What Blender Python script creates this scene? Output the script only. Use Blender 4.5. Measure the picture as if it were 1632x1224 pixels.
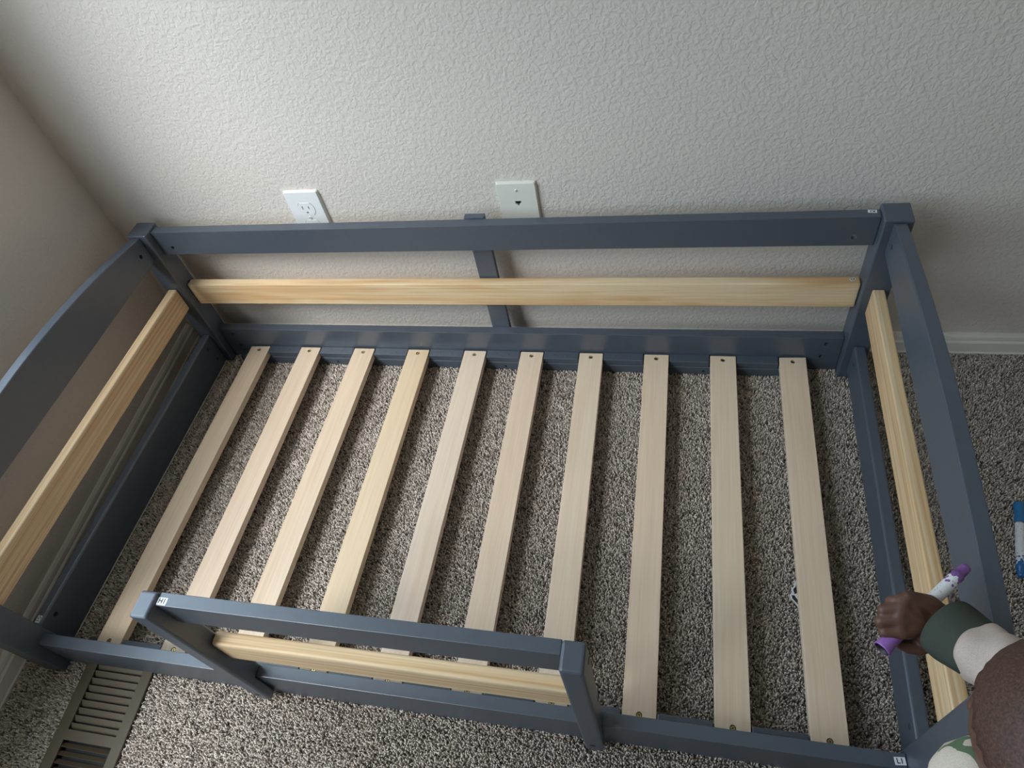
import bpy, bmesh, math, random
import numpy as np
from mathutils import Vector, Matrix, noise as mnoise

for o in list(bpy.data.objects):
    bpy.data.objects.remove(o, do_unlink=True)
scene = bpy.context.scene
COL = scene.collection
random.seed(7)

# ------------------------------------------------------------------ camera
cam_data = bpy.data.cameras.new('camera')
cam_data.sensor_fit = 'HORIZONTAL'
cam_data.sensor_width = 36.0
cam_data.lens = 24.3046
cam_data.clip_start = 0.02
cam = bpy.data.objects.new('camera', cam_data)
COL.objects.link(cam)
cam.location = (0.98209, -0.88473, 1.06877)
cam.rotation_euler = (0.685057, 0.161456, 0.170864)
scene.camera = cam

# ------------------------------------------------------------------ world, sun, exposure
world = bpy.data.worlds.new('sky')
scene.world = world
world.use_nodes = True
wn = world.node_tree.nodes
wn['Background'].inputs['Color'].default_value = (0.72, 0.86, 1.0, 1)
wn['Background'].inputs['Strength'].default_value = 7.0

# hazy sun: a broad bright patch of cloud, seen from the window towards the front left
sun_d = bpy.data.lights.new('sun', 'SUN')
sun_d.energy = 5.6
sun_d.angle = math.radians(24)
sun_d.color = (1.0, 0.975, 0.95)
sun = bpy.data.objects.new('sun', sun_d)
SUN_DIR = Vector((0.36, 0.54, -0.80)).normalized()              # the way the light travels
sun.rotation_euler = SUN_DIR.to_track_quat('-Z', 'Y').to_euler()
sun.location = (-6, -8, 8)
COL.objects.link(sun)

vs = scene.view_settings
vs.view_transform = 'Standard'
vs.look = 'None'
vs.gamma = 1.0
vs.use_curve_mapping = False
vs.exposure = -0.30
scene.cycles.max_bounces = 10
scene.cycles.diffuse_bounces = 6
scene.cycles.caustics_reflective = False
scene.cycles.caustics_refractive = False

# ------------------------------------------------------------------ node helpers
def new_mat(name):
    m = bpy.data.materials.new(name)
    m.use_nodes = True
    return m, m.node_tree.nodes, m.node_tree.links, m.node_tree.nodes['Principled BSDF']

def simple(name, col, rough=0.5, metal=0.0, spec=0.5):
    m, N, L, b = new_mat(name)
    b.inputs['Base Color'].default_value = (*col, 1)
    b.inputs['Roughness'].default_value = rough
    b.inputs['Metallic'].default_value = metal
    b.inputs['Specular IOR Level'].default_value = spec
    return m

def node(N, t, **kw):
    n = N.new(t)
    for k, v in kw.items():
        if k in n.inputs:
            n.inputs[k].default_value = v
        else:
            setattr(n, k, v)
    return n

def ramp(N, stops):
    r = N.new('ShaderNodeValToRGB')
    e = r.color_ramp.elements
    while len(e) < len(stops):
        e.new(0.5)
    for i, (p, c) in enumerate(stops):
        e[i].position = p
        e[i].color = (*c, 1)
    return r

def coords(N, L, scale, rnd=7.0):
    tc = N.new('ShaderNodeTexCoord')
    oi = N.new('ShaderNodeObjectInfo')
    mul = node(N, 'ShaderNodeMath', operation='MULTIPLY')
    mul.inputs[1].default_value = rnd
    L.new(oi.outputs['Random'], mul.inputs[0])
    add = node(N, 'ShaderNodeVectorMath', operation='ADD')
    L.new(tc.outputs['Object'], add.inputs[0])
    L.new(mul.outputs[0], add.inputs[1])
    mp = N.new('ShaderNodeMapping')
    mp.inputs['Scale'].default_value = scale
    L.new(add.outputs[0], mp.inputs['Vector'])
    return mp

def axis_scale(axis, along, across):
    return tuple(along if a == axis else across for a in 'XYZ')

def mat_wood(name, axis, stops, along=1.6, across=34.0, rough=0.5, tint=False, fine=0.16, streak=0.3):
    m, N, L, b = new_mat(name)
    mp = coords(N, L, axis_scale(axis, along, across))
    n1 = node(N, 'ShaderNodeTexNoise', Scale=1.0, Detail=3.0, Roughness=0.55, Distortion=0.6)
    L.new(mp.outputs[0], n1.inputs['Vector'])
    mp3 = coords(N, L, axis_scale(axis, 1.1, 190.0))
    n3 = node(N, 'ShaderNodeTexNoise', Scale=1.0, Detail=1.5, Roughness=0.5, Distortion=0.35)
    L.new(mp3.outputs[0], n3.inputs['Vector'])
    mf = node(N, 'ShaderNodeMix', data_type='FLOAT')
    mf.inputs[0].default_value = streak
    L.new(n1.outputs['Fac'], mf.inputs[2]); L.new(n3.outputs['Fac'], mf.inputs[3])
    r = ramp(N, stops)
    L.new(mf.outputs[0], r.inputs['Fac'])
    mp2 = coords(N, L, axis_scale(axis, 9.0, 420.0))
    n2 = node(N, 'ShaderNodeTexNoise', Scale=1.0, Detail=2.0)
    L.new(mp2.outputs[0], n2.inputs['Vector'])
    r2 = ramp(N, [(0.30, (1 - fine,) * 3), (0.65, (1.0, 1.0, 1.0))])
    L.new(n2.outputs['Fac'], r2.inputs['Fac'])
    mx = node(N, 'ShaderNodeMix', data_type='RGBA', blend_type='MULTIPLY')
    mx.inputs[0].default_value = 1.0
    L.new(r.outputs['Color'], mx.inputs[6])
    L.new(r2.outputs['Color'], mx.inputs[7])
    out = mx.outputs[2]
    if tint:
        oi = N.new('ShaderNodeObjectInfo')
        mt = node(N, 'ShaderNodeMix', data_type='RGBA', blend_type='MULTIPLY')
        mt.inputs[0].default_value = 1.0
        L.new(out, mt.inputs[6])
        L.new(oi.outputs['Color'], mt.inputs[7])
        out = mt.outputs[2]
    L.new(out, b.inputs['Base Color'])
    b.inputs['Roughness'].default_value = rough
    bp_ = node(N, 'ShaderNodeBump', Strength=0.08, Distance=0.0006)
    L.new(n2.outputs['Fac'], bp_.inputs['Height'])
    L.new(bp_.outputs['Normal'], b.inputs['Normal'])
    return m

def mat_wall(name, col, strength=0.30):
    m, N, L, b = new_mat(name)
    tc = N.new('ShaderNodeTexCoord')
    b.inputs['Base Color'].default_value = (*col, 1)
    b.inputs['Roughness'].default_value = 0.55
    b.inputs['Specular IOR Level'].default_value = 0.3
    n1 = node(N, 'ShaderNodeTexNoise', Scale=150.0, Detail=1.6, Roughness=0.45, Distortion=0.7)
    L.new(tc.outputs['Object'], n1.inputs['Vector'])
    r = ramp(N, [(0.36, (0, 0, 0)), (0.52, (0.6, 0.6, 0.6)), (0.66, (1, 1, 1))])
    L.new(n1.outputs['Fac'], r.inputs['Fac'])
    bp_ = node(N, 'ShaderNodeBump', Strength=strength, Distance=0.0022)
    L.new(r.outputs['Color'], bp_.inputs['Height'])
    L.new(bp_.outputs['Normal'], b.inputs['Normal'])
    return m

def mat_paint(name, col, rough=0.36):
    m, N, L, b = new_mat(name)
    tc = N.new('ShaderNodeTexCoord')
    n1 = node(N, 'ShaderNodeTexNoise', Scale=60.0, Detail=4.0)
    L.new(tc.outputs['Object'], n1.inputs['Vector'])
    r = ramp(N, [(0.3, tuple(c * 0.95 for c in col)), (0.7, tuple(c * 1.05 for c in col))])
    L.new(n1.outputs['Fac'], r.inputs['Fac'])
    L.new(r.outputs['Color'], b.inputs['Base Color'])
    b.inputs['Roughness'].default_value = rough
    b.inputs['Specular IOR Level'].default_value = 0.85
    bp_ = node(N, 'ShaderNodeBump', Strength=0.05, Distance=0.0005)
    L.new(n1.outputs['Fac'], bp_.inputs['Height'])
    L.new(bp_.outputs['Normal'], b.inputs['Normal'])
    return m

M = {}
M['wall'] = mat_wall('wall_paint', (0.665, 0.606, 0.553))
M['ceiling'] = mat_wall('ceiling_paint', (0.86, 0.85, 0.83))
M['trim'] = simple('trim_paint', (0.72, 0.69, 0.645), 0.4)
M['paint'] = mat_paint('slate_blue_paint', (0.066, 0.081, 0.106))
PINE = [(0.35, (0.62, 0.37, 0.175)), (0.47, (0.74, 0.51, 0.285)), (0.57, (0.82, 0.63, 0.405))]
M['pine_x'] = mat_wood('pine_wood_flat_sawn', 'X', PINE, 2.6, 24.0, 0.45, streak=0.25)
M['pine_y'] = mat_wood('pine_wood_crosswise', 'Y', PINE, 1.2, 42.0, 0.45, streak=0.6)
M['pine_q'] = mat_wood('pine_wood_striped', 'X', PINE, 1.0, 60.0, 0.4, streak=0.7)
SLAT = [(0.28, (0.70, 0.53, 0.385)), (0.5, (0.775, 0.62, 0.475)), (0.7, (0.80, 0.665, 0.52))]
M['slat'] = mat_wood('slat_plywood', 'Y', SLAT, 2.2, 26.0, 0.5, tint=True, fine=0.08)
M['hole'] = simple('dark_hole', (0.006, 0.006, 0.007), 0.8)
M['brass'] = simple('brass_screw', (0.55, 0.42, 0.18), 0.3, 1.0)
M['steel'] = simple('steel_bolt', (0.62, 0.62, 0.64), 0.25, 1.0)
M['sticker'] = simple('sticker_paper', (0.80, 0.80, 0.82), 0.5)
M['ink'] = simple('sticker_ink', (0.03, 0.03, 0.035), 0.5)
M['plate_white'] = simple('white_plastic', (0.80, 0.80, 0.80), 0.28)
M['plate_ivory'] = simple('ivory_plastic', (0.74, 0.72, 0.655), 0.3)
M['vent'] = simple('brown_enamel', (0.090, 0.070, 0.045), 0.42)
M['black'] = simple('black_plastic', (0.012, 0.012, 0.013), 0.5)

# ------------------------------------------------------------------ mesh helpers
def link(name, me, mats, parent=None, smooth=False):
    ob = bpy.data.objects.new(name, me)
    COL.objects.link(ob)
    for m in (mats if isinstance(mats, (list, tuple)) else [mats]):
        me.materials.append(m)
    if parent is not None:
        ob.parent = parent
        loc = parent.location.copy()
        p = parent.parent
        mp = Matrix.Translation(-Vector(WLOC[parent.name]))
        ob.matrix_parent_inverse = mp
    WLOC[ob.name] = (0, 0, 0)
    if smooth:
        me.polygons.foreach_set('use_smooth', [True] * len(me.polygons))
    return ob
WLOC = {}

def empty(name, loc, label=None, cat=None, group=None, parent=None):
    o = bpy.data.objects.new(name, None)
    o.empty_display_size = 0.05
    o.location = loc
    COL.objects.link(o)
    WLOC[o.name] = loc
    if label: o['label'] = label
    if cat: o['category'] = cat
    if group: o['group'] = group
    return o

def to_mesh(bm, name, smooth=False):
    bmesh.ops.recalc_face_normals(bm, faces=bm.faces)
    me = bpy.data.meshes.new(name)
    bm.to_mesh(me)
    bm.free()
    return me

def circle(cx, cy, r, n=14, ry=None):
    ry = r if ry is None else ry
    return [(cx + r * math.cos(2 * math.pi * k / n), cy + ry * math.sin(2 * math.pi * k / n)) for k in range(n)]

def rect(x0, x1, y0, y1):
    return [(x0, y0), (x1, y0), (x1, y1), (x0, y1)]

def prism_bm(poly, axis, a, b, holes=(), bevel=0.0, seg=2, bm=None, fmap=None):
    """extrude a 2-D outline with holes along an axis (X: outline in Y,Z; Y: in X,Z; Z: in X,Y)"""
    def P(u, v, w):
        return {'X': (w, u, v), 'Y': (u, w, v), 'Z': (u, v, w)}[axis]
    t = bmesh.new()
    if holes:
        edges = []
        outer = set()
        for li, loop in enumerate([poly] + list(holes)):
            vsx = [t.verts.new(P(u, v, a)) for u, v in loop]
            if li == 0:
                outer = set(vsx)
            edges += [t.edges.new((vsx[i], vsx[(i + 1) % len(vsx)])) for i in range(len(vsx))]
        bmesh.ops.triangle_fill(t, use_beauty=True, use_dissolve=False, edges=edges)
        hv = {tuple(round(c, 6) for c in P(u, v, a)) for loop in holes for u, v in loop}
    else:
        t.faces.new([t.verts.new(P(u, v, a)) for u, v in poly])
        hv = set()
    ext = bmesh.ops.extrude_face_region(t, geom=list(t.faces))
    d = {'X': (b - a, 0, 0), 'Y': (0, b - a, 0), 'Z': (0, 0, b - a)}[axis]
    bmesh.ops.translate(t, vec=d, verts=[g for g in ext['geom'] if isinstance(g, bmesh.types.BMVert)])
    bmesh.ops.recalc_face_normals(t, faces=t.faces)
    if bevel:
        ai = 'XYZ'.index(axis)
        def ishole(v):
            c = list(v.co); c[ai] = a
            return tuple(round(q, 6) for q in c) in hv
        es = [e for e in t.edges if len(e.link_faces) == 2 and e.calc_face_angle(0) > 0.35
              and not (ishole(e.verts[0]) or ishole(e.verts[1]))]
        bmesh.ops.bevel(t, geom=es, offset=bevel, segments=seg, profile=0.5, affect='EDGES', clamp_overlap=True)
    if fmap:
        for v in t.verts:
            v.co = fmap(v.co)
    if bm is None:
        return t
    me = bpy.data.meshes.new('tmp')
    t.to_mesh(me); t.free()
    bm.from_mesh(me)
    bpy.data.meshes.remove(me)
    return bm

def prism(name, poly, axis, a, b, mat, parent=None, holes=(), bevel=0.0, seg=2, fmap=None):
    return link(name, to_mesh(prism_bm(poly, axis, a, b, holes, bevel, seg, fmap=fmap), name), mat, parent)

def box(name, x, y, z, mat, parent=None, bevel=0.0, seg=2, fmap=None):
    return prism(name, rect(*x, *y), 'Z', z[0], z[1], mat, parent, (), bevel, seg, fmap)

def lathe_bm(profile, n=24, bm=None, mat_idx=None):
    """profile: (r, z) list along +Z, open ends closed by fans when r > 0"""
    bm = bm or bmesh.new()
    rings = []
    for r, z in profile:
        if r < 1e-7:
            rings.append([bm.verts.new((0, 0, z))])
        else:
            rings.append([bm.verts.new((r * math.cos(2 * math.pi * k / n), r * math.sin(2 * math.pi * k / n), z)) for k in range(n)])
    for i in range(len(rings) - 1):
        A, B = rings[i], rings[i + 1]
        for k in range(n):
            k2 = (k + 1) % n
            if len(A) == 1 and len(B) == 1: continue
            if len(A) == 1: f = bm.faces.new((A[0], B[k], B[k2]))
            elif len(B) == 1: f = bm.faces.new((A[k], A[k2], B[0]))
            else: f = bm.faces.new((A[k], A[k2], B[k2], B[k]))
            if mat_idx: f.material_index = mat_idx[i]
    return bm

def frame_to(p0, p1):
    z = (Vector(p1) - Vector(p0)).normalized()
    q = z.to_track_quat('Z', 'Y')
    return Matrix.Translation(Vector(p0)) @ q.to_matrix().to_4x4()

def structure(ob):
    ob['kind'] = 'structure'
    return ob

# ------------------------------------------------------------------ the room
YW = 0.0749                 # back wall plane
WS = 0.052                  # the left wall runs slightly askew
def XL(y): return -0.137 + WS * (YW - y)
XR, YF, ZC = 2.7, -2.6, 2.44
FLOOR = -0.007
fl = structure(box('floor', (-0.4, XR + 0.1), (YF - 0.1, YW + 0.1), (-0.12, FLOOR), None or M['hole']))
structure(box('wall_back', (-0.4, XR + 0.12), (YW, YW + 0.12), (FLOOR, ZC), M['wall']))
def shear(co): return Vector((co.x + XL(co.y), co.y, co.z))
WY0, WY1, WZ0, WZ1 = -1.75, -0.20, 0.44, 2.28
structure(prism('wall_left', rect(YF - 0.12, YW, FLOOR, ZC), 'X', -0.06, 0.0, M['wall'], None,
                [rect(WY0, WY1, WZ0, WZ1)], fmap=shear))
structure(box('wall_right', (XR, XR + 0.12), (YF, YW), (FLOOR, ZC), M['wall']))
structure(box('wall_front', (-0.1, XR + 0.12), (YF - 0.12, YF), (FLOOR, ZC), M['wall']))
structure(box('ceiling', (-0.45, XR + 0.12), (YF - 0.12, YW + 0.12), (ZC, ZC + 0.1), M['ceiling']))

# baseboards (moulded profile: toe, flat, bead, cove)
BB = [(0, 0), (0.0125, 0), (0.0125, 0.010), (0.0112, 0.0115), (0.0105, 0.013), (0.0105, 0.036), (0.0112, 0.0385),
      (0.0100, 0.041), (0.0078, 0.043), (0.0080, 0.047), (0.0070, 0.053), (0.0040, 0.058), (0, 0.059)]
def baseboard(name, x0, x1, fm):
    bm = prism_bm([(d, z * 0.86 + FLOOR) for d, z in BB], 'X', x0, x1)
    for v in bm.verts:
        v.co = Vector(fm(v.co.x, v.co.y, v.co.z))
    return structure(link(name, to_mesh(bm, name), M['trim']))
baseboard('baseboard_back', -0.1, XR, lambda s, d, z: (s, YW - d, z))
baseboard('baseboard_left', YF, YW - 0.002, lambda s, d, z: (XL(s) + d, s, z))
baseboard('baseboard_right', YF, YW - 0.002, lambda s, d, z: (XR - d, s, z))
baseboard('baseboard_front', 0.05, XR, lambda s, d, z: (s, YF + d, z))

# window in the left wall, outside the picture: the room's daylight
m_glass, N, L, b = new_mat('window_glass')
for n in list(N):
    if n.type != 'OUTPUT_MATERIAL': N.remove(n)
tr = node(N, 'ShaderNodeBsdfTransparent', Color=(0.93, 0.95, 0.95, 1))
gl = node(N, 'ShaderNodeBsdfGlossy', Roughness=0.02)
mxs = N.new('ShaderNodeMixShader')
mxs.inputs[0].default_value = 0.04; L.new(tr.outputs[0], mxs.inputs[1]); L.new(gl.outputs[0], mxs.inputs[2])
L.new(mxs.outputs[0], N['Material Output'].inputs['Surface'])
win = empty('window_1', (XL(-0.75) - 0.04, -0.75, WZ0))
win['kind'] = 'structure'
def wbar(name, y0, y1, z0, z1, d0=-0.05, d1=-0.02, parent=win, mat=None):
    return prism(name, rect(y0, y1, z0, z1), 'X', d0, d1, mat or M['trim'], parent, bevel=0.003 if mat is None else 0, fmap=shear)
ym = (WY0 + WY1) / 2
wbar('frame_side', WY0, WY0 + 0.04, WZ0, WZ1); wbar('frame_side', WY1 - 0.04, WY1, WZ0, WZ1)
wbar('frame_head', WY0 + 0.04, WY1 - 0.04, WZ1 - 0.04, WZ1); wbar('frame_sill', WY0 + 0.04, WY1 - 0.04, WZ0, WZ0 + 0.04)
wbar('mullion', ym - 0.025, ym + 0.025, WZ0 + 0.04, WZ1 - 0.04)
wbar('pane', WY0 + 0.04, ym - 0.025, WZ0 + 0.04, WZ1 - 0.04, -0.037, -0.033, mat=m_glass)
wbar('pane', ym + 0.025, WY1 - 0.04, WZ0 + 0.04, WZ1 - 0.04, -0.037, -0.033, mat=m_glass)

# sky portal in the window opening
pd = bpy.data.lights.new('window_daylight', 'AREA')
pd.shape = 'RECTANGLE'; pd.size = WY1 - WY0; pd.size_y = WZ1 - WZ0
pd.cycles.is_portal = True
po = bpy.data.objects.new('window_daylight', pd)
po.location = (XL(-0.75) - 0.07, (WY0 + WY1) / 2, (WZ0 + WZ1) / 2)
po.rotation_euler = (math.radians(90), 0, math.radians(-90) - math.atan(WS))
COL.objects.link(po)

# ground outside the window
M['lawn'] = simple('dry_lawn', (0.24, 0.22, 0.15), 0.9)
structure(box('ground_outside', (-30, -0.6), (-25, 25), (-0.75, -0.65), M['lawn']))

# ------------------------------------------------------------------ carpet
m_c, N, L, b = new_mat('carpet_backing')
tc = N.new('ShaderNodeTexCoord')
vo = node(N, 'ShaderNodeTexVoronoi', Scale=330.0)
L.new(tc.outputs['Object'], vo.inputs['Vector'])
sx = N.new('ShaderNodeSeparateColor'); L.new(vo.outputs['Color'], sx.inputs[0])
r = ramp(N, [(0.0, (0.10, 0.083, 0.070)), (0.35, (0.27, 0.232, 0.204)), (0.8, (0.50, 0.445, 0.40))])
L.new(sx.outputs[0], r.inputs['Fac']); L.new(r.outputs['Color'], b.inputs['Base Color'])
b.inputs['Roughness'].default_value = 0.95
bpn = node(N, 'ShaderNodeBump', Strength=0.8, Distance=0.003)
L.new(vo.outputs['Distance'], bpn.inputs['Height']); L.new(bpn.outputs['Normal'], b.inputs['Normal'])
M['carpet_base'] = m_c
fl.data.materials.clear(); fl.data.materials.append(m_c)

m_p, N, L, b = new_mat('carpet_yarn')
at_ = node(N, 'ShaderNodeAttribute', attribute_name='yarn')
L.new(at_.outputs['Color'], b.inputs['Base Color'])
b.inputs['Roughness'].default_value = 0.9
b.inputs['Specular IOR Level'].default_value = 0.15
M['yarn'] = m_p

def carpet_pile():
    rng = np.random.default_rng(3)
    p = 0.0026
    xs = np.arange(-0.13, 1.85, p); ys = np.arange(-0.98, YW - 0.012, p)
    X, Y = np.meshgrid(xs, ys)
    X = X.ravel() + rng.uniform(-.5, .5, X.size) * p; Y = Y.ravel() + rng.uniform(-.5, .5, Y.size) * p
    keep = X > (-0.137 + WS * (YW - Y) + 0.013)
    # none under the floor register
    keep &= ~((Y < -0.645) & (Y > -0.906) & (X > 0.036 - 0.068 * (Y + 0.676)) & (X < 0.166 - 0.068 * (Y + 0.676)))
    X, Y = X[keep], Y[keep]
    n = X.size
    h = rng.uniform(0.0062, 0.0088, n)
    rb, rt = 0.0018, 0.0013
    a0 = rng.uniform(0, 2 * np.pi, n)
    lean = rng.normal(0, 0.0016, (n, 2))
    V = np.empty((n, 6, 3), np.float32)
    for k in range(3):
        a = a0 + k * 2 * np.pi / 3
        V[:, k, 0] = X + rb * np.cos(a); V[:, k, 1] = Y + rb * np.sin(a); V[:, k, 2] = FLOOR - 0.0005
        a = a + 0.5
        V[:, 3 + k, 0] = X + lean[:, 0] + rt * np.cos(a); V[:, 3 + k, 1] = Y + lean[:, 1] + rt * np.sin(a)
        V[:, 3 + k, 2] = FLOOR + h + rng.uniform(-.0009, .0009, n)
    tri = np.array([[0, 1, 4], [0, 4, 3], [1, 2, 5], [1, 5, 4], [2, 0, 3], [2, 3, 5], [3, 4, 5]])
    F = (np.arange(n)[:, None, None] * 6 + tri[None]).reshape(-1, 3)
    me = bpy.data.meshes.new('carpet_pile')
    me.vertices.add(n * 6); me.vertices.foreach_set('co', V.ravel())
    me.loops.add(F.size); me.loops.foreach_set('vertex_index', F.ravel().astype(np.int32))
    me.polygons.add(len(F))
    me.polygons.foreach_set('loop_start', np.arange(0, F.size, 3, dtype=np.int32))
    me.update()
    pal = np.array([[.75, .675, .605], [.605, .53, .47], [.42, .36, .315], [.21, .172, .148]])
    c = pal[rng.choice(4, n, p=[.34, .33, .2, .13])] * rng.uniform(.85, 1.15, (n, 1))
    col = np.ones((n, 6, 4), np.float32); col[:, :, :3] = c[:, None, :]
    at = me.color_attributes.new('yarn', 'FLOAT_COLOR', 'POINT')
    at.data.foreach_set('color', col.ravel())
    ob = link('carpet_pile', me, M['yarn'], fl)
    ob['kind'] = 'stuff'
carpet_pile()

# ------------------------------------------------------------------ the bed
L_ = 1.2718
BED0 = (0.62, -0.32, FLOOR)
bed = empty('toddler_bed', BED0, 'slate blue wooden toddler bed frame with pine rails and bare slats', 'bed')
PT = M['paint']
SK = 0.0116                               # the right side leans in slightly towards the front
def skew(co): return Vector((co.x + SK * co.y, co.y, co.z)) if co.y < 0 else co

def post(x, y, h, fmap=None, z0=FLOOR):
    return box('corner_post', x, y, (z0, h), PT, bed, 0.0028, 3, fmap)
PH = 0.3587
post((-0.0415, 0.0), (0.0, 0.0428), PH)
post((L_, L_ + 0.041), (0.0, 0.0428), PH)
post((-0.0415, 0.0), (-0.6885, -0.6450), PH)
post((L_ - 0.0075, L_ + 0.0335), (-0.6885, -0.6450), PH)
cpost = box('centre_post', (0.6205, 0.6565), (0.0345, 0.0455), (0.004, 0.3570), PT, bed, 0.0012)

def bolt(parent, axis, u, v, w, r=0.0042, n=14):
    """steel barrel bolt recessed in a hole; w = depth plane of its face; axis as prism"""
    bm = bmesh.new()
    prism_bm(circle(u, v, r * 0.97, n), axis, w, w + 0.004, bm=bm)
    o = link('bolt', to_mesh(bm, 'bolt'), M['steel'], parent)
    return o

def rail(name, x, z, y, mat, holes=(), bevel=0.0007, parent=bed):
    """board along X"""
    return prism(name, rect(x[0], x[1], z[0], z[1]), 'Y', y[0], y[1], mat, parent,
                 [circle(cx, cz, r) for cx, cz, r in holes], bevel)

# back side
RY = (0.0165, 0.0345)
o = rail('back_top_rail', (0.0006, L_ - 0.0006), (0.2990, 0.3535), RY, PT, [(0.0277, 0.3160, 0.0042), (1.2410, 0.3155, 0.0042)])
bolt(o, 'Y', 0.0277, 0.3160, 0.0215); bolt(o, 'Y', 1.2410, 0.3155, 0.0205)
back_top = o
back_pine = rail('back_pine_rail', (0.001, L_ - 0.001), (0.1655, 0.2195), (0.0155, 0.0335), M['pine_x'], (), 0.0022)
o = rail('back_bottom_rail', (0.0006, L_ - 0.0006), (0.001, 0.0862), RY, PT,
         [(0.028, 0.0710, 0.0042), (0.031, 0.0363, 0.0042), (1.2440, 0.0709, 0.0042), (1.2405, 0.0363, 0.0042)])
bolt(o, 'Y', 1.2440, 0.0709, 0.0225); bolt(o, 'Y', 1.2405, 0.0363, 0.0225); bolt(o, 'Y', 0.028, 0.0710, 0.0225); bolt(o, 'Y', 0.031, 0.0363, 0.0225)

# front bottom rail
FY = (-0.6705, -0.6525)
front_rail = rail('front_bottom_rail', (0.0006, L_ - 0.0082), (-0.003, 0.0835), FY, PT,
                  [(0.030, 0.060, 0.0042), (1.236, 0.060, 0.0042)])

# slats, ledges and spacer blocks
SB = [.0600, .1830, .3097, .4330, .5563, .6756, .7950, .9212, 1.0444, 1.1681]
SF = [.0605, .1843, .3075, .4335, .5555, .6790, .8030, .9245, 1.0470, 1.1666]
SW, ZS, ZLED = 0.0463, 0.0365, 0.0215
led = box('slat_ledge', (0.030, 1.2160), (-0.0035, 0.0163), (-0.006, ZLED - 0.001), PT, bed, 0.0012)
box('slat_ledge', (0.030, 1.2160), (-0.6523, -0.6330), (-0.006, ZLED - 0.001), PT, bed, 0.0012)
for hx_ in (0.2660, 0.6420, 1.0330):
    prism('bolt_hole', circle(hx_, 0.0095, 0.0027, 12), 'Y', -0.00365, -0.0034, M['hole'], led)
TINT = [(1.0, .99, .97), (1.0, .98, .98), (1.02, 1.0, .98), (1.0, .96, .86), (1.0, 1.0, 1.04), (1.0, .97, .96),
        (1.0, .99, .98), (1.0, .965, .94), (.98, .98, .95), (1.0, .99, .96)]
nsc = 6
def screw_mesh():
    bm = bmesh.new()
    bm2 = lathe_bm([(0, 0.0), (0.0030, 0.0), (0.0031, -0.0006), (0.0018, -0.004)], 14)
    me = bpy.data.meshes.new('t'); bm2.to_mesh(me); bm2.free(); bm.from_mesh(me)
    for a, b_ in ((0.0020, 0.0004), (0.0004, 0.0020)):
        f0 = len(bm.faces)
        prism_bm(rect(-a, a, -b_, b_), 'Z', -0.0002, 0.00012, bm=bm)
        bm.faces.ensure_lookup_table()
        for f in bm.faces[f0:]: f.material_index = 1
    me = to_mesh(bm, 'screw'); me.materials.append(M['brass']); me.materials.append(M['hole'])
    return me
SCREW = screw_mesh()
for i in range(10):
    b0, f0 = SB[i], SF[i]
    ye, yf = 0.0128, -0.6490
    hb = (b0 + SW / 2, 0.0025); hf = (f0 + SW / 2, -0.6430 + 0.0035)
    t0 = random.uniform(-0.0008, 0.0008); t1 = 0.0008 if i in (0, 9) else 0.0
    poly = [(f0, yf), (f0 + SW, yf), (b0 + SW, ye + t1), (b0, ye - t1)]
    s = prism('bed_slat', poly, 'Z', ZLED + 0.0003, ZS, M['slat'], bed, [circle(*hb, 0.0043, 14), circle(*hf, 0.0043, 14)], 0.0009)
    s.color = (*TINT[i], 1)
    for (hx, hy) in (hb, hf):
        sc = bpy.data.objects.new('screw', SCREW); COL.objects.link(sc)
        sc.parent = s; sc.location = (hx, hy, ZS - 0.0016 if hy > -0.3 else ZS - 0.0008); sc.rotation_euler = (0, 0, random.uniform(0, 1.5)); WLOC[sc.name] = (0, 0, 0)
    if i < 9:
        for (arr, y0, y1) in ((SB, -0.0025, 0.0163), (SF, -0.6523, -0.6335)):
            x0, x1 = arr[i] + SW + 0.0015, arr[i + 1] - 0.0022
            blk = box('spacer_block', (x0, x1), (y0, y1), (ZLED - 0.0006, 0.0350), PT, bed, 0.0010)
            for fx in (0.32, 0.68):
                prism('pilot_hole', circle(x0 + (x1 - x0) * fx, (y0 + y1) / 2 + 0.003 * (1 if fx < .5 else -1) * 0.5, 0.0009, 8), 'Z', 0.0349, 0.03512, M['hole'], blk)

# left and right sides
def arch_poly(y0, y1, zb, zend, zmid, n=28):
    pts = [(y0, zb), (y1, zb)]
    for k in range(n + 1):
        s = k / n
        y = y1 + (y0 - y1) * s
        # flat shoulders rising to a broad arch
        t = math.sin(math.pi * s)
        pts.append((y, zend + (zmid - zend) * t ** 0.9))
    return pts
def side(xi, xo, fmap, zb_low, zmid, tag):
    x0, x1 = min(xi, xo), max(xi, xo)
    ya, yb = -0.6446, -0.0004
    cz = 0.3290
    o = prism('side_top_rail', arch_poly(ya, yb, 0.2985, 0.3545, zmid), 'X', x0, x1, PT, bed,
              [circle(-0.0235, cz, 0.0042), circle(-0.6210, cz, 0.0042)], 0.0016, fmap=fmap)
    p_ = prism('side_pine_rail', rect(ya, yb, 0.1680, 0.2225), 'X', x0, x1, M['pine_y'], bed, (), 0.0026, 3, fmap=fmap)
    q = prism('side_bottom_rail', rect(ya, yb, zb_low, 0.0865), 'X', x0, x1, PT, bed,
              [circle(-0.028, 0.068, 0.0042), circle(-0.617, 0.068, 0.0042), circle(-0.022, 0.03, 0.0042)], 0.0035, 3, fmap=fmap)
    return o, p_, q
lt, lp, lb = side(-0.0135, -0.0318, None, 0.004, 0.3850, 'l')
prism('pale_edge', rect(-0.640, -0.004, 0.0032, 0.0046), 'X', -0.0139, -0.0131, M['sticker'], lb)  # thin pale strip along the bottom of the left rail's inner face
rt, rp, rb = side(1.2845, 1.3028, skew, 0.020, 0.3760, 'r')
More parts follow.
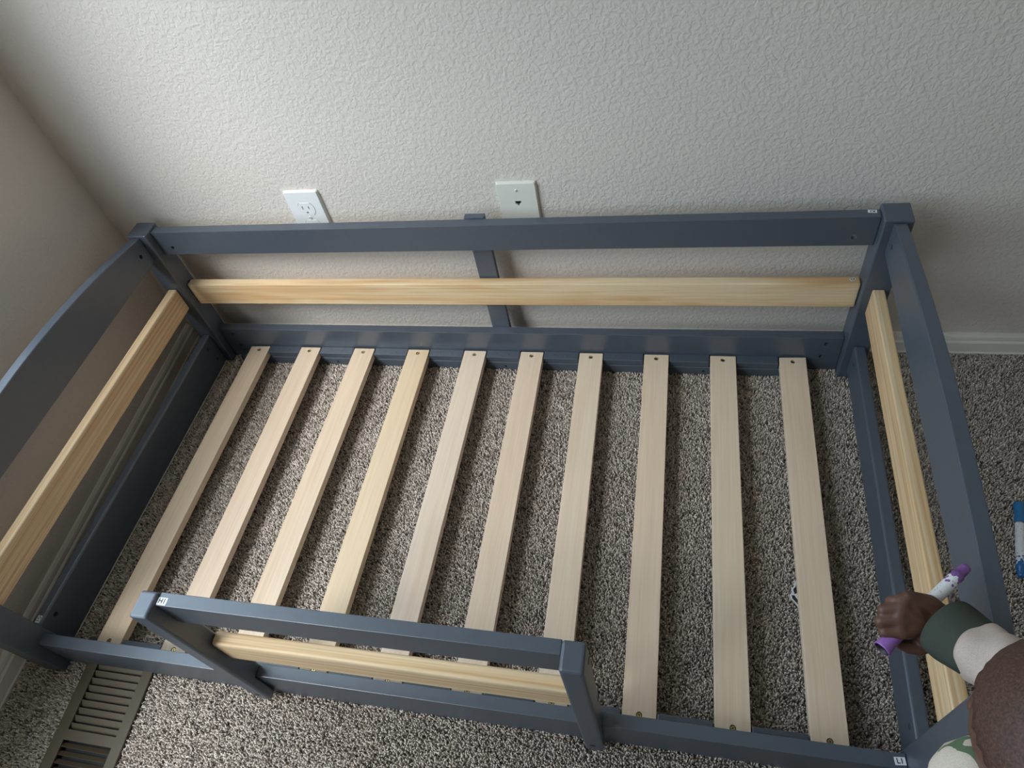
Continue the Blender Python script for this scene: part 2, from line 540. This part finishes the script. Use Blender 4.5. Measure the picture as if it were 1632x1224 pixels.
for o, x in ((lt, -0.0135 - 0.006), (lb, -0.0135 - 0.006)):
    zc = 0.329 if o is lt else 0.068
    prism('bolt', circle(-0.0235 if o is lt else -0.028, zc, 0.0041), 'X', x - 0.004, x, M['black'], o)
for o in (rt, rb):
    zc = 0.329 if o is rt else 0.068
    for yy in ((-0.0235, -0.6210) if o is rt else (-0.028, -0.617)):
        prism('bolt', circle(yy, zc, 0.0041), 'X', 1.2905, 1.2945, M['black'], o, fmap=skew)

# front guard
def guard_post(x0, x1):
    yf, yb, zc = -0.6865, -0.6535, 0.0838
    yr = FY[0] - 0.0002
    poly = [(yf, 0.014), (yr, 0.014), (yr, zc), (yb, zc), (yb, 0.3575), (yf, 0.3575)]
    bm = prism_bm(poly, 'X', x0, x1, bevel=0.0036, seg=3)
    return link('guard_post', to_mesh(bm, 'guard_post'), PT, bed)
gl_ = guard_post(0.3705, 0.3950)
gr_ = guard_post(0.8772, 0.9027)
def slot_cap(parent, y, z):
    prism('bolt_hole', circle(y, z, 0.0046, 18), 'X', 0.9024, 0.90285, M['hole'], parent)
slot_cap(gr_, -0.6614, 0.3219); slot_cap(gr_, -0.6600, 0.1765)
for p_, x in ((gl_, 0.3826), (gr_, 0.8895)):
    prism('bolt_hole', circle(x, 0.040, 0.0042, 18), 'Y', -0.68665, -0.6863, M['hole'], p_)
guard_top = rail('guard_top_rail', (0.3956, 0.8768), (0.2985, 0.3530), (-0.6687, -0.6525), PT, (), 0.0007)
prism('guard_pine_rail', rect(0.3956, 0.8768, 0.1640, 0.2225), 'Y', -0.6705, -0.6512, M['pine_q'], bed, (), 0.0045, 4)

# stickers with assembly codes
def sticker(text, centre, u, v, w, h, parent, size=None, mat=None):
    """u: reading direction, v: up direction of the text, both world vectors"""
    u = Vector(u).normalized(); v = Vector(v).normalized(); n = u.cross(v)
    mw = Matrix((( u.x, v.x, n.x, centre[0]), (u.y, v.y, n.y, centre[1]), (u.z, v.z, n.z, centre[2]), (0, 0, 0, 1)))
    bm = bmesh.new()
    prism_bm(rect(-w / 2, w / 2, -h / 2, h / 2), 'Z', 0, 0.0002, bm=bm)
    cu = bpy.data.curves.new('txt', 'FONT'); cu.body = text; cu.size = (size or h * 0.95)
    cu.align_x = 'CENTER'; cu.align_y = 'CENTER'; cu.offset = 0.0002
    to = bpy.data.objects.new('txt', cu); COL.objects.link(to)
    dg = bpy.context.evaluated_depsgraph_get()
    tm = bpy.data.meshes.new_from_object(to.evaluated_get(dg))
    for vt in tm.vertices: vt.co.z += 0.00035
    f0 = len(bm.faces); bm.from_mesh(tm); bm.faces.ensure_lookup_table()
    for f in bm.faces[f0:]: f.material_index = 1
    bpy.data.objects.remove(to); bpy.data.curves.remove(cu)
    for vt in bm.verts: vt.co = mw @ vt.co
    me = bpy.data.meshes.new('sticker'); bm.to_mesh(me); bm.free()
    o = link('sticker', me, [M['sticker'], M['ink']], parent)
    o['label'] = 'small white sticker with code ' + text
    return o
sticker('K1', (1.2600, 0.0295, 0.3535), (-1, 0.08, 0), (-0.08, -1, 0), 0.0125, 0.0070, back_top)
sticker('K2', (1.2590, 0.0262, 0.2195), (-1, -0.5, 0), (0.5, -1, 0), 0.0090, 0.0062, back_pine)
sticker('H1', (0.4020, -0.6632, 0.3530), (1, 0.0, 0), (0, 1, 0), 0.0125, 0.0088, guard_top)
sticker('L1', (1.2565, -0.6615, 0.0835), (1, 0.10, 0), (-0.10, 1, 0), 0.0125, 0.0088, front_rail)
sticker('G1', (-0.0215, -0.6330, 0.0865), (0, -1, 0), (1, 0, 0), 0.0120, 0.0080, lb)

# ------------------------------------------------------------------ wall plates
def plate_poly(cx, cz, w=0.070, h=0.1145, r=0.003):
    pts = []
    for (sx, sz, a0) in ((1, 1, 0), (-1, 1, 90), (-1, -1, 180), (1, -1, 270)):
        for k in range(4):
            a = math.radians(a0 + 30 * k)
            pts.append((cx + sx * (w / 2 - r) + r * math.cos(a), cz + sz * (h / 2 - r) + r * math.sin(a)))
    return pts
def plate(name, cx, cz, mat, parent, holes):
    bm = prism_bm(plate_poly(cx, cz), 'Y', YW - 0.0065, YW - 0.0004, holes)
    # sloping rim
    for v in bm.verts:
        if v.co.y < YW - 0.004:
            dx, dz = v.co.x - cx, v.co.z - cz
            if abs(dx) > 0.030 or abs(dz) > 0.052:
                v.co.x = cx + dx * 0.935; v.co.z = cz + dz * 0.965
    return link(name, to_mesh(bm, name), mat, parent)
ox, oz = 0.3120, 0.3395
out = empty('electrical_outlet', (ox, YW, oz - 0.057), 'white duplex electrical outlet low on the back wall', 'outlet')
def recept(cz, r=0.0168):
    pts = []
    for k in range(28):
        a = 2 * math.pi * k / 28
        pts.append((ox + r * math.cos(a), cz + max(-0.0135, min(0.0135, r * math.sin(a)))))
    clean = [p for i, p in enumerate(pts) if (abs(p[0] - pts[i - 1][0]) + abs(p[1] - pts[i - 1][1])) > 1e-6]
    return clean
plate('wall_plate', ox, oz, M['plate_white'], out, [recept(oz + 0.0193, 0.0174), recept(oz - 0.0193, 0.0174)])
for cz in (oz + 0.0193, oz - 0.0193):
    slots = [rect(ox - 0.0075, ox - 0.0052, cz - 0.0010, cz + 0.0068), rect(ox + 0.0048, ox + 0.0070, cz - 0.0002, cz + 0.0062), circle(ox - 0.0003, cz - 0.0075, 0.0024, 10)]
    rc = prism('receptacle', recept(cz), 'Y', YW - 0.0072, YW - 0.002, M['plate_white'], out, slots)
    box('slot_back', (ox - 0.010, ox + 0.010), (YW - 0.0036, YW - 0.0032), (cz - 0.011, cz + 0.009), M['hole'], rc)
sc = prism('plate_screw', circle(ox, oz, 0.0032), 'Y', YW - 0.0078, YW - 0.005, M['plate_white'], out)
box('screw_slot', (ox - 0.0028, ox + 0.0028), (YW - 0.00795, YW - 0.0076), (oz - 0.0004, oz + 0.0004), M['hole'], sc)

jx, jz = 0.7115, 0.3415
ph = empty('phone_jack', (jx, YW, jz - 0.057), 'ivory telephone jack plate on the wall behind the bed rail', 'phone jack')
jc = jz + 0.0165
jack = [(jx - 0.0052, jc + 0.0045), (jx + 0.0052, jc + 0.0045), (jx + 0.0052, jc - 0.0015), (jx + 0.0026, jc - 0.0015), (jx + 0.0026, jc - 0.0035),
        (jx + 0.0012, jc - 0.0035), (jx + 0.0012, jc - 0.0055), (jx - 0.0012, jc - 0.0055), (jx - 0.0012, jc - 0.0035), (jx - 0.0026, jc - 0.0035),
        (jx - 0.0026, jc - 0.0015), (jx - 0.0052, jc - 0.0015)]
jack.reverse()
plate('wall_plate', jx, jz, M['plate_ivory'], ph, [jack])
box('jack_socket', (jx - 0.008, jx + 0.008), (YW - 0.0022, YW - 0.0012), (jc - 0.008, jc + 0.008), M['hole'], ph)
for dz in (0.0425, -0.0425):
    bm = lathe_bm([(0, 0.0016), (0.0016, 0.0014), (0.0028, 0.0006), (0.0031, 0)], 14)
    mw = Matrix.Translation((jx, YW - 0.0064, jz + dz)) @ Matrix.Rotation(math.radians(90), 4, 'X')
    for v in bm.verts: v.co = mw @ v.co
    s_ = link('plate_screw', to_mesh(bm, 'plate_screw'), M['plate_ivory'], ph)
    box('screw_slot', (jx - 0.0004, jx + 0.0004), (YW - 0.0082, YW - 0.0079), (jz + dz - 0.002, jz + dz + 0.002), M['hole'], s_)

# ------------------------------------------------------------------ floor register
VK = -0.068
def vmap(co): return Vector((co.x + VK * (co.y + 0.676), co.y, co.z))
vent = empty('floor_register', (0.10, -0.775, FLOOR), 'brown metal floor register with louvres set in the carpet', 'floor vent')
VX0, VX1, VY0, VY1 = 0.0365, 0.1650, -0.905, -0.646
OX0, OX1 = 0.0575, 0.1470
S1 = (-0.7695, -0.6665); S2 = (-0.8875, -0.7845)
bm = prism_bm(rect(VX0, VX1, VY0, VY1), 'Z', 0.0005, 0.0042, [rect(OX0, OX1, *S1), rect(OX0, OX1, *S2)], 0.0014, 2, fmap=vmap)
link('register_frame', to_mesh(bm, 'register_frame'), M['vent'], vent)
box('duct_floor', (OX0 - 0.01, OX1 + 0.01), (VY0 + 0.01, VY1 - 0.01), (FLOOR + 0.0003, FLOOR + 0.0010), M['black'], vent, fmap=vmap)
pit = 0.0114
for (y0, y1), sgn in ((S1, 1), (S2, -1)):
    n = 9
    for k in range(n):
        yc = y1 - (k + 0.5) * (y1 - y0) / n
        if sgn > 0:     # blades tipped towards the camera
            poly = [(yc + 0.0040, 0.0036), (yc - 0.0050, -0.0022), (yc - 0.0050, -0.0034), (yc + 0.0040, 0.0024)]
        else:
            poly = [(yc - 0.0036, 0.0036), (yc + 0.0030, -0.0022), (yc + 0.0022, -0.0030), (yc - 0.0042, 0.0026)]
        prism('louvre', poly, 'X', OX0 - 0.001, OX1 + 0.001, M['vent'], vent, fmap=vmap)

# ------------------------------------------------------------------ felt markers
def mat_barrel(name, col):
    m, N, L, b = new_mat(name)
    tc = N.new('ShaderNodeTexCoord')
    sp = N.new('ShaderNodeSeparateXYZ'); L.new(tc.outputs['Object'], sp.inputs[0])
    vo = node(N, 'ShaderNodeTexVoronoi', Scale=230.0); L.new(tc.outputs['Object'], vo.inputs['Vector'])
    # printed dots thin out from the coloured end into the white barrel
    mr = node(N, 'ShaderNodeMapRange'); L.new(sp.outputs['Z'], mr.inputs['Value'])
    mr.inputs['From Min'].default_value = 0.082; mr.inputs['From Max'].default_value = 0.108
    mr.inputs['To Min'].default_value = 0.0; mr.inputs['To Max'].default_value = 0.80
    lt_ = node(N, 'ShaderNodeMath', operation='LESS_THAN'); L.new(vo.outputs['Distance'], lt_.inputs[0]); L.new(mr.outputs[0], lt_.inputs[1])
    mx = node(N, 'ShaderNodeMix', data_type='RGBA')
    mx.inputs[6].default_value = (0.74, 0.73, 0.74, 1); mx.inputs[7].default_value = (*col, 1)
    L.new(lt_.outputs[0], mx.inputs[0])
    # faint grey print along the barrel
    wn_ = node(N, 'ShaderNodeTexNoise', Scale=420.0, Detail=1.0); L.new(tc.outputs['Object'], wn_.inputs['Vector'])
    g = node(N, 'ShaderNodeMath', operation='GREATER_THAN'); g.inputs[1].default_value = 0.69; L.new(wn_.outputs['Fac'], g.inputs[0])
    mx2 = node(N, 'ShaderNodeMix', data_type='RGBA'); L.new(g.outputs[0], mx2.inputs[0])
    L.new(mx.outputs[2], mx2.inputs[6]); mx2.inputs[7].default_value = (0.25, 0.22, 0.27, 1)
    L.new(mx2.outputs[2], b.inputs['Base Color'])
    b.inputs['Roughness'].default_value = 0.3
    return m
def marker(name, p0, p1, col, col_end, label, spin=0.0):
    """p0: open end of the cap, p1: far end of the barrel"""
    ln = (Vector(p1) - Vector(p0)).length
    root = empty(name, p0, label, 'marker')
    mw = frame_to(p0, p1) @ Matrix.Rotation(spin, 4, 'Z')
    cm = simple(name + '_cap_plastic', col, 0.32); em = simple(name + '_end_plastic', col_end, 0.32)
    s = ln / 0.1216
    def add(nm, prof, mats, idx=None):
        bm = lathe_bm([(r * s, z * s) for r, z in prof], 28, mat_idx=idx)
        me = to_mesh(bm, nm)
        ob = link(nm, me, mats, None, True)
        ob.parent = root
        ob.matrix_parent_inverse = Matrix.Translation(-Vector(p0))
        ob.matrix_basis = mw
        return ob
    add('cap', [(0.0066, 0.0335), (0.0067, 0.0330), (0.0066, 0.020), (0.0070, 0.010), (0.0080, 0.0015), (0.0080, 0.0), (0.0073, 0.0),
                (0.0066, 0.004), (0.0058, 0.014), (0, 0.014)], [cm, M['black']], [0, 0, 0, 0, 0, 0, 1, 1, 1])
    add('barrel', [(0, 0.0336), (0.0060, 0.0336), (0.0063, 0.036), (0.0063, 0.085), (0.0062, 0.104)], [mat_barrel(name + '_print', col_end)])
    add('end_plug', [(0.0062, 0.104), (0.0060, 0.109), (0.0052, 0.1095), (0.0050, 0.118), (0.0044, 0.1210), (0.0030, 0.1216), (0, 0.1216)], [em])
    return root
marker('felt_marker', (1.5055, -0.2530, 0.0075), (1.4795, -0.3745, 0.0065), (0.02, 0.16, 0.36), (0.02, 0.13, 0.36),
       'blue and white felt marker lying on the carpet', 0.4)

# ------------------------------------------------------------------ die-cut sticker on the carpet
ds = empty('die_cut_sticker', (1.185, -0.434, 0.0035), 'black and white die-cut sticker on the carpet under the last slat', 'sticker')
outl = [(1.1695, -0.4105), (1.1672, -0.4140), (1.1668, -0.4195), (1.1628, -0.4235), (1.1632, -0.4300), (1.1598, -0.4330), (1.1612, -0.4395),
        (1.1660, -0.4455), (1.1690, -0.4500), (1.1712, -0.4570), (1.1790, -0.4620), (1.1900, -0.4590), (1.1990, -0.4500), (1.2030, -0.4390),
        (1.1990, -0.4260), (1.1900, -0.4150), (1.1790, -0.4090)]
prism('sticker_backing', outl, 'Z', 0.0032, 0.0038, M['sticker'], ds)
ink = [[(1.1705, -0.4135), (1.1690, -0.4200), (1.1652, -0.4240), (1.1655, -0.4270), (1.1665, -0.4300), (1.1668, -0.4320), (1.1715, -0.4290), (1.1760, -0.4300), (1.1800, -0.4200), (1.1770, -0.4120)],
       [(1.1622, -0.4335), (1.1632, -0.4390), (1.1680, -0.4445), (1.1715, -0.4490), (1.1735, -0.4560), (1.1800, -0.4590), (1.1780, -0.4500), (1.1740, -0.4430), (1.1690, -0.4385), (1.1665, -0.4340)],
       [(1.1850, -0.4150), (1.1820, -0.4350), (1.1850, -0.4560), (1.1960, -0.4480), (1.2000, -0.4380), (1.1950, -0.4250)]]
for poly in ink:
    prism('printed_mark', poly, 'Z', 0.0038, 0.0039, M['ink'], ds)

# ------------------------------------------------------------------ the child
def sphere_chain(bm, pts, sub=2, dens=0.35):
    """pts: (x, y, z, r) joints; lays overlapping balls along every segment"""
    for (a, b_) in zip(pts[:-1], pts[1:]):
        A, B = Vector(a[:3]), Vector(b_[:3])
        d = (B - A).length
        n = max(1, int(d / (min(a[3], b_[3]) * dens)))
        for k in range(n + 1):
            s = k / n
            r_ = a[3] + (b_[3] - a[3]) * s
            bmesh.ops.create_icosphere(bm, subdivisions=sub, radius=r_, matrix=Matrix.Translation(A.lerp(B, s)))

def fused(name, bm, voxel, smooth_it, mats, parent, wrinkle=None):
    me = bpy.data.meshes.new('tmp_' + name)
    bm.to_mesh(me); bm.free()
    t = bpy.data.objects.new('tmp_' + name, me); COL.objects.link(t)
    r_ = t.modifiers.new('r', 'REMESH'); r_.mode = 'VOXEL'; r_.voxel_size = voxel
    s_ = t.modifiers.new('s', 'SMOOTH'); s_.factor = 0.5; s_.iterations = smooth_it
    dg = bpy.context.evaluated_depsgraph_get()
    out_me = bpy.data.meshes.new_from_object(t.evaluated_get(dg))
    bpy.data.objects.remove(t); bpy.data.meshes.remove(me)
    out_me.name = name
    if wrinkle:
        amp, sc_ = wrinkle
        nrm = [v.normal.copy() for v in out_me.vertices]
        for v, nn in zip(out_me.vertices, nrm):
            v.co += nn * amp * mnoise.noise(v.co * sc_)
    return link(name, out_me, mats, parent, True)

def mat_skin(name, col):
    m, N, L, b = new_mat(name)
    tc = N.new('ShaderNodeTexCoord')
    n1 = node(N, 'ShaderNodeTexNoise', Scale=45.0, Detail=4.0); L.new(tc.outputs['Object'], n1.inputs['Vector'])
    r = ramp(N, [(0.3, tuple(c * 0.86 for c in col)), (0.7, tuple(c * 1.12 for c in col))])
    L.new(n1.outputs['Fac'], r.inputs['Fac']); L.new(r.outputs['Color'], b.inputs['Base Color'])
    b.inputs['Roughness'].default_value = 0.5
    n2 = node(N, 'ShaderNodeTexNoise', Scale=900.0, Detail=2.0); L.new(tc.outputs['Object'], n2.inputs['Vector'])
    bp_ = node(N, 'ShaderNodeBump', Strength=0.12, Distance=0.0006); L.new(n2.outputs['Fac'], bp_.inputs['Height']); L.new(bp_.outputs['Normal'], b.inputs['Normal'])
    return m
def mat_cloth(name, col, pattern=False):
    m, N, L, b = new_mat(name)
    tc = N.new('ShaderNodeTexCoord')
    n2 = node(N, 'ShaderNodeTexNoise', Scale=1400.0, Detail=2.0); L.new(tc.outputs['Object'], n2.inputs['Vector'])
    r = ramp(N, [(0.3, tuple(c * 0.85 for c in col)), (0.7, tuple(min(1, c * 1.1) for c in col))])
    L.new(n2.outputs['Fac'], r.inputs['Fac'])
    out_ = r.outputs['Color']
    if pattern:
        for sc_, thr, c, ofs in ((38.0, 0.60, (0.115, 0.165, 0.095), 0.0), (52.0, 0.68, (0.03, 0.027, 0.024), 5.0)):
            mp = N.new('ShaderNodeMapping'); mp.inputs['Location'].default_value = (ofs, ofs, ofs); L.new(tc.outputs['Object'], mp.inputs['Vector'])
            nn = node(N, 'ShaderNodeTexNoise', Scale=sc_, Detail=1.5, Distortion=1.2); L.new(mp.outputs[0], nn.inputs['Vector'])
            g = node(N, 'ShaderNodeMath', operation='GREATER_THAN'); g.inputs[1].default_value = thr; L.new(nn.outputs['Fac'], g.inputs[0])
            mx = node(N, 'ShaderNodeMix', data_type='RGBA'); L.new(g.outputs[0], mx.inputs[0]); L.new(out_, mx.inputs[6]); mx.inputs[7].default_value = (*c, 1)
            out_ = mx.outputs[2]
    L.new(out_, b.inputs['Base Color'])
    b.inputs['Roughness'].default_value = 0.9
    b.inputs['Specular IOR Level'].default_value = 0.15
    bp_ = node(N, 'ShaderNodeBump', Strength=0.25, Distance=0.0006); L.new(n2.outputs['Fac'], bp_.inputs['Height']); L.new(bp_.outputs['Normal'], b.inputs['Normal'])
    return m
SKIN = mat_skin('brown_skin', (0.105, 0.046, 0.030))
CREAM = mat_cloth('cream_cotton', (0.50, 0.405, 0.355))
PRINT = mat_cloth('printed_cotton', (0.56, 0.48, 0.40), True)
GREEN = mat_cloth('green_rib_knit', (0.052, 0.060, 0.048))
TROUS = mat_cloth('dark_green_jersey', (0.060, 0.083, 0.058))
m_h, N, L, b = new_mat('dark_hair')
tc = N.new('ShaderNodeTexCoord')
n1 = node(N, 'ShaderNodeTexNoise', Scale=520.0, Detail=3.0); L.new(tc.outputs['Object'], n1.inputs['Vector'])
r = ramp(N, [(0.3, (0.030, 0.013, 0.009)), (0.7, (0.095, 0.042, 0.028))]); L.new(n1.outputs['Fac'], r.inputs['Fac']); L.new(r.outputs['Color'], b.inputs['Base Color'])
b.inputs['Roughness'].default_value = 0.6
bp_ = node(N, 'ShaderNodeBump', Strength=0.5, Distance=0.001); L.new(n1.outputs['Fac'], bp_.inputs['Height']); L.new(bp_.outputs['Normal'], b.inputs['Normal'])
HAIR = m_h

J = {
    'markA': (1.1743, -0.6347, 0.3744),
    'markB': (1.258, -0.5503, 0.3857),
    'wrist': (1.2292, -0.6046, 0.3777),
    'palm': (1.2083, -0.6073, 0.3819),
    'hypo': (1.2163, -0.595, 0.3892),
    'thenar': (1.2168, -0.6152, 0.3705),
    'i0': (1.1914, -0.619, 0.383),
    'm0': (1.1883, -0.6104, 0.3907),
    'r0': (1.1908, -0.6019, 0.3967),
    'p0': (1.1964, -0.5932, 0.4005),
    'i1': (1.1775, -0.6199, 0.3812),
    'm1': (1.1738, -0.6133, 0.3876),
    'r1': (1.1761, -0.6043, 0.3927),
    'p1': (1.1906, -0.5952, 0.3994),
    'i2': (1.1854, -0.6149, 0.3593),
    'm2': (1.1835, -0.6079, 0.3627),
    'r2': (1.1861, -0.5999, 0.3682),
    'p2': (1.1857, -0.5962, 0.3975),
    'i3': (1.1963, -0.6103, 0.3531),
    'm3': (1.1964, -0.6033, 0.3573),
    'r3': (1.1996, -0.5966, 0.3616),
    'p3': (1.1818, -0.5952, 0.3942),
    't0': (1.22, -0.6185, 0.3643),
    't1': (1.2106, -0.6236, 0.3605),
    't2': (1.2018, -0.6243, 0.3613),
    't3': (1.1952, -0.6232, 0.3628),
    'fore': (1.245, -0.628, 0.3912),
    'elbow': (1.2661, -0.6814, 0.45),
    'cuff0': (1.2302, -0.6106, 0.3832),
    'cuff1': (1.2482, -0.6387, 0.4001),
    'band0': (1.2475, -0.6373, 0.3988),
    'band1': (1.2621, -0.6646, 0.4252),
    'rsh': (1.2783, -0.7098, 0.4632),
    'head': (1.26, -0.7411, 0.5095),
}
kid = empty('person', (1.255, -0.93, FLOOR), 'child in a cream patterned top reaching over the bed corner with a marker', 'person')
def jr(k, r_): return (*J[k], r_)

body = bmesh.new()
# right hand closed loosely around the marker
for mc, rr in (('i0', .0078), ('m0', .0078), ('r0', .0074), ('p0', .0064)):
    sphere_chain(body, [jr('wrist', .0155), jr('palm', .0135), jr(mc, rr)])
sphere_chain(body, [jr('wrist', .0150), jr('hypo', .0110), jr('p0', .0066)])
sphere_chain(body, [jr('i0', .0078), jr('m0', .0078), jr('r0', .0073), jr('p0', .0063)])
sphere_chain(body, [jr('i0', .0074), jr('i1', .0062), jr('i2', .0055), jr('i3', .0047)])
sphere_chain(body, [jr('m0', .0074), jr('m1', .0062), jr('m2', .0055), jr('m3', .0047)])
sphere_chain(body, [jr('r0', .0070), jr('r1', .0059), jr('r2', .0052), jr('r3', .0045)])
sphere_chain(body, [jr('p0', .0060), jr('p1', .0053), jr('p2', .0048), jr('p3', .0041)])
sphere_chain(body, [jr('wrist', .0140), jr('thenar', .0120), jr('t0', .0090)])
sphere_chain(body, [jr('t0', .0098), jr('t1', .0080), jr('t2', .0068), jr('t3', .0056)])
# right arm, trunk, left arm, legs
RSH, LSH = (1.322, -0.752, 0.424), (1.206, -0.754, 0.452)
sphere_chain(body, [jr('wrist', .0160), jr('fore', .0190), jr('elbow', .0215), (*RSH, .026)])
sphere_chain(body, [(1.252, -.752, .466, .026), (1.255, -.785, .425, .032), (1.256, -.82, .36, .055), (1.257, -.87, .27, .060), (1.256, -.925, .165, .062)])
sphere_chain(body, [(*LSH, .028), (1.256, -.785, .43, .036), (*RSH, .028)])
LEL, LWR = (1.165, -0.885, 0.330), (1.195, -0.850, 0.215)
sphere_chain(body, [(*LSH, .026), (*LEL, .0215), (*LWR, .0155)])
# left hand resting on the thigh
lw = Vector(LWR); fdir = Vector((0.25, 0.55, -0.55)).normalized(); sdir = Vector((0.9, -0.4, 0.0)).normalized(); up_ = sdir.cross(fdir)
for k, (o_, ln, rr) in enumerate(((-.017, .022, .0055), (-.006, .028, .0060), (.005, .030, .0062), (.016, .027, .0062))):
    mcp = lw + fdir * 0.036 + sdir * o_
    p1 = mcp + fdir * ln * 0.45; p2 = p1 + (fdir * 0.8 + Vector((0, 0, -.5))).normalized() * ln * 0.35; p3 = p2 + (fdir * 0.5 + Vector((0, 0, -.8))).normalized() * ln * 0.3
    sphere_chain(body, [(*lw, .0145), (*mcp, .0085)])
    sphere_chain(body, [(*mcp, rr * 1.2), (*p1, rr), (*p2, rr * .9), (*p3, rr * .8)])
tb = lw + fdir * 0.012 + sdir * 0.014
sphere_chain(body, [(*lw, .013), (*tb, .009), (*(tb + fdir * .016 + sdir * .012), .007), (*(tb + fdir * .030 + sdir * .014), .0055)])
for sx in (-1, 1):
    hx = 1.256 + sx * 0.040
    sphere_chain(body, [(hx, -.925, .160, .050), (hx + sx * .012, -.815, .065, .040), (hx + sx * .010, -.86, .034, .030), (hx + sx * .004, -.985, .028, .024), (hx, -1.035, .020, .019), (hx, -1.075, .014, .014)])
# head
HC = Vector(J['head'])
fwd = Vector((-0.26, 0.78, -0.57)).normalized()
rgt = fwd.cross(Vector((0, 0, 1))).normalized()
upv = rgt.cross(fwd).normalized()
HM = Matrix(((rgt.x, fwd.x, upv.x, HC.x), (rgt.y, fwd.y, upv.y, HC.y), (rgt.z, fwd.z, upv.z, HC.z), (0, 0, 0, 1)))
def hball(x, y, z, r_, s=(1, 1, 1)):
    bmesh.ops.create_icosphere(body, subdivisions=3, radius=r_, matrix=HM @ Matrix.Translation((x, y, z)) @ Matrix.Diagonal((*s, 1)))
hball(0, 0, 0, 0.074, (0.95, 1.08, 1.0))                 # cranium
hball(0, 0.030, -0.035, 0.054, (0.98, 0.9, 1.0))         # face
hball(0, 0.046, -0.068, 0.022, (1.1, 0.9, 0.8))          # chin
for sx in (-1, 1):
    hball(sx * 0.028, 0.050, -0.040, 0.026)              # cheeks
    hball(sx * 0.026, 0.066, -0.004, 0.014, (1.3, .7, .6))   # brows
    hball(sx * 0.070, -0.006, -0.020, 0.017, (0.4, 0.75, 1.15))   # ears
hball(0, 0.080, -0.026, 0.0085, (1.25, 1, .9)); hball(0, 0.074, -0.015, 0.0065, (0.9, 1, 1.5))   # nose
hball(0, 0.0745, -0.0470, 0.0075, (1.7, .7, .55)); hball(0, 0.0735, -0.0540, 0.0075, (1.5, .7, .6))   # lips
sphere_chain(body, [(*(HM @ Vector((0, -0.015, -0.045))), .034), (1.252, -.770, .440, .028)])
fused('body', body, 0.0014, 3, SKIN, kid)
for sx in (-1, 1):
    bm = bmesh.new()
    c = HM @ Vector((sx * 0.0265, 0.0655, -0.0165))
    bmesh.ops.create_icosphere(bm, subdivisions=3, radius=0.0098, matrix=Matrix.Translation(c))
    iris = HM @ Vector((sx * 0.0265, 0.0750, -0.0190))
    for f in bm.faces:
        f.material_index = 1 if (f.calc_center_median() - iris).length < 0.0058 else 0
    link('eye', to_mesh(bm, 'eye'), [M['sticker'], M['black']], kid, True)
# close-cropped hair
bm = bmesh.new()
bmesh.ops.create_icosphere(bm, subdivisions=5, radius=0.0765, matrix=Matrix.Diagonal((0.96, 1.08, 1.0, 1)))
kill = [v for v in bm.verts if v.co.z < (-0.046 if v.co.y < -0.012 else (0.004 + 0.62 * v.co.y if v.co.y > 0.0 else -0.022))]
bmesh.ops.delete(bm, geom=kill, context='VERTS')
for v in bm.verts:
    v.co *= 1.0 + 0.012 * mnoise.noise(v.co * 160) + 0.006 * mnoise.noise(v.co * 420)
    v.co = HM @ v.co
hr = link('hair', to_mesh(bm, 'hair'), HAIR, kid, True)
sd = hr.modifiers.new('thickness', 'SOLIDIFY'); sd.thickness = 0.004; sd.offset = -1

# clothes
top = bmesh.new()
sphere_chain(top, [(1.254, -.775, .428, .036), (1.256, -.82, .365, .064), (1.257, -.87, .27, .069), (1.256, -.915, .185, .072)])
sphere_chain(top, [(*LSH, .034), (1.256, -.785, .42, .042), (*RSH, .034)])
sphere_chain(top, [(*RSH, .034), jr('elbow', .0285), jr('band1', .0262)])
sphere_chain(top, [(*LSH, .034), (*LEL, .029), (*(Vector(LEL).lerp(Vector(LWR), .8)), .023)])
fused('top', top, 0.0026, 4, PRINT, kid, (0.0045, 26.0))
tr_ = bmesh.new()
for sx in (-1, 1):
    hx = 1.256 + sx * 0.040
    sphere_chain(tr_, [(1.256, -.915, .175, .068), (hx, -.925, .160, .057), (hx + sx * .012, -.815, .067, .047), (hx + sx * .010, -.86, .040, .037), (hx + sx * .004, -.965, .034, .031)])
fused('trousers', tr_, 0.003, 4, TROUS, kid, (0.004, 22.0))

def tube(name, p0, p1, prof, mat, parent, n=48, fold=0.0, seed=0.0, squash=0.9):
    mw = frame_to(p0, p1); ln = (Vector(p1) - Vector(p0)).length
    bm = lathe_bm([(r_, z * ln) for r_, z in prof], n)
    for v in bm.verts:
        a = math.atan2(v.co.y, v.co.x)
        k = 1 + fold * (mnoise.noise(Vector((math.cos(a) * 1.4 + seed, math.sin(a) * 1.4, v.co.z * 45))))
        v.co.x *= k; v.co.y *= k * squash
        v.co = mw @ v.co
    me = to_mesh(bm, name)
    return link(name, me, mat, parent, True)
tube('cuff', J['cuff0'], J['cuff1'],
     [(0.0262, 0.03), (0.0285, 0.0), (0.0298, 0.02), (0.0300, 0.12), (0.0296, 0.3), (0.0288, 0.5), (0.0280, 0.75), (0.0268, 1.0), (0.0240, 1.06), (0.018, 0.9), (0.0225, 0.5), (0.0262, 0.03)],
     GREEN, kid, fold=0.05)
tube('sleeve_fold', J['band0'], J['band1'],
     [(0.0225, 0.02), (0.0275, -0.06), (0.0296, 0.02), (0.0302, 0.18), (0.0290, 0.40), (0.0286, 0.60), (0.0296, 0.85), (0.0285, 1.05), (0.0250, 1.15), (0.018, 1.0), (0.0225, 0.02)],
     CREAM, kid, fold=0.24, seed=3.0)
marker('felt_marker', J['markA'], J['markB'], (0.30, 0.13, 0.43), (0.21, 0.09, 0.31),
       'purple and white felt marker held in the child\'s hand', 1.1)
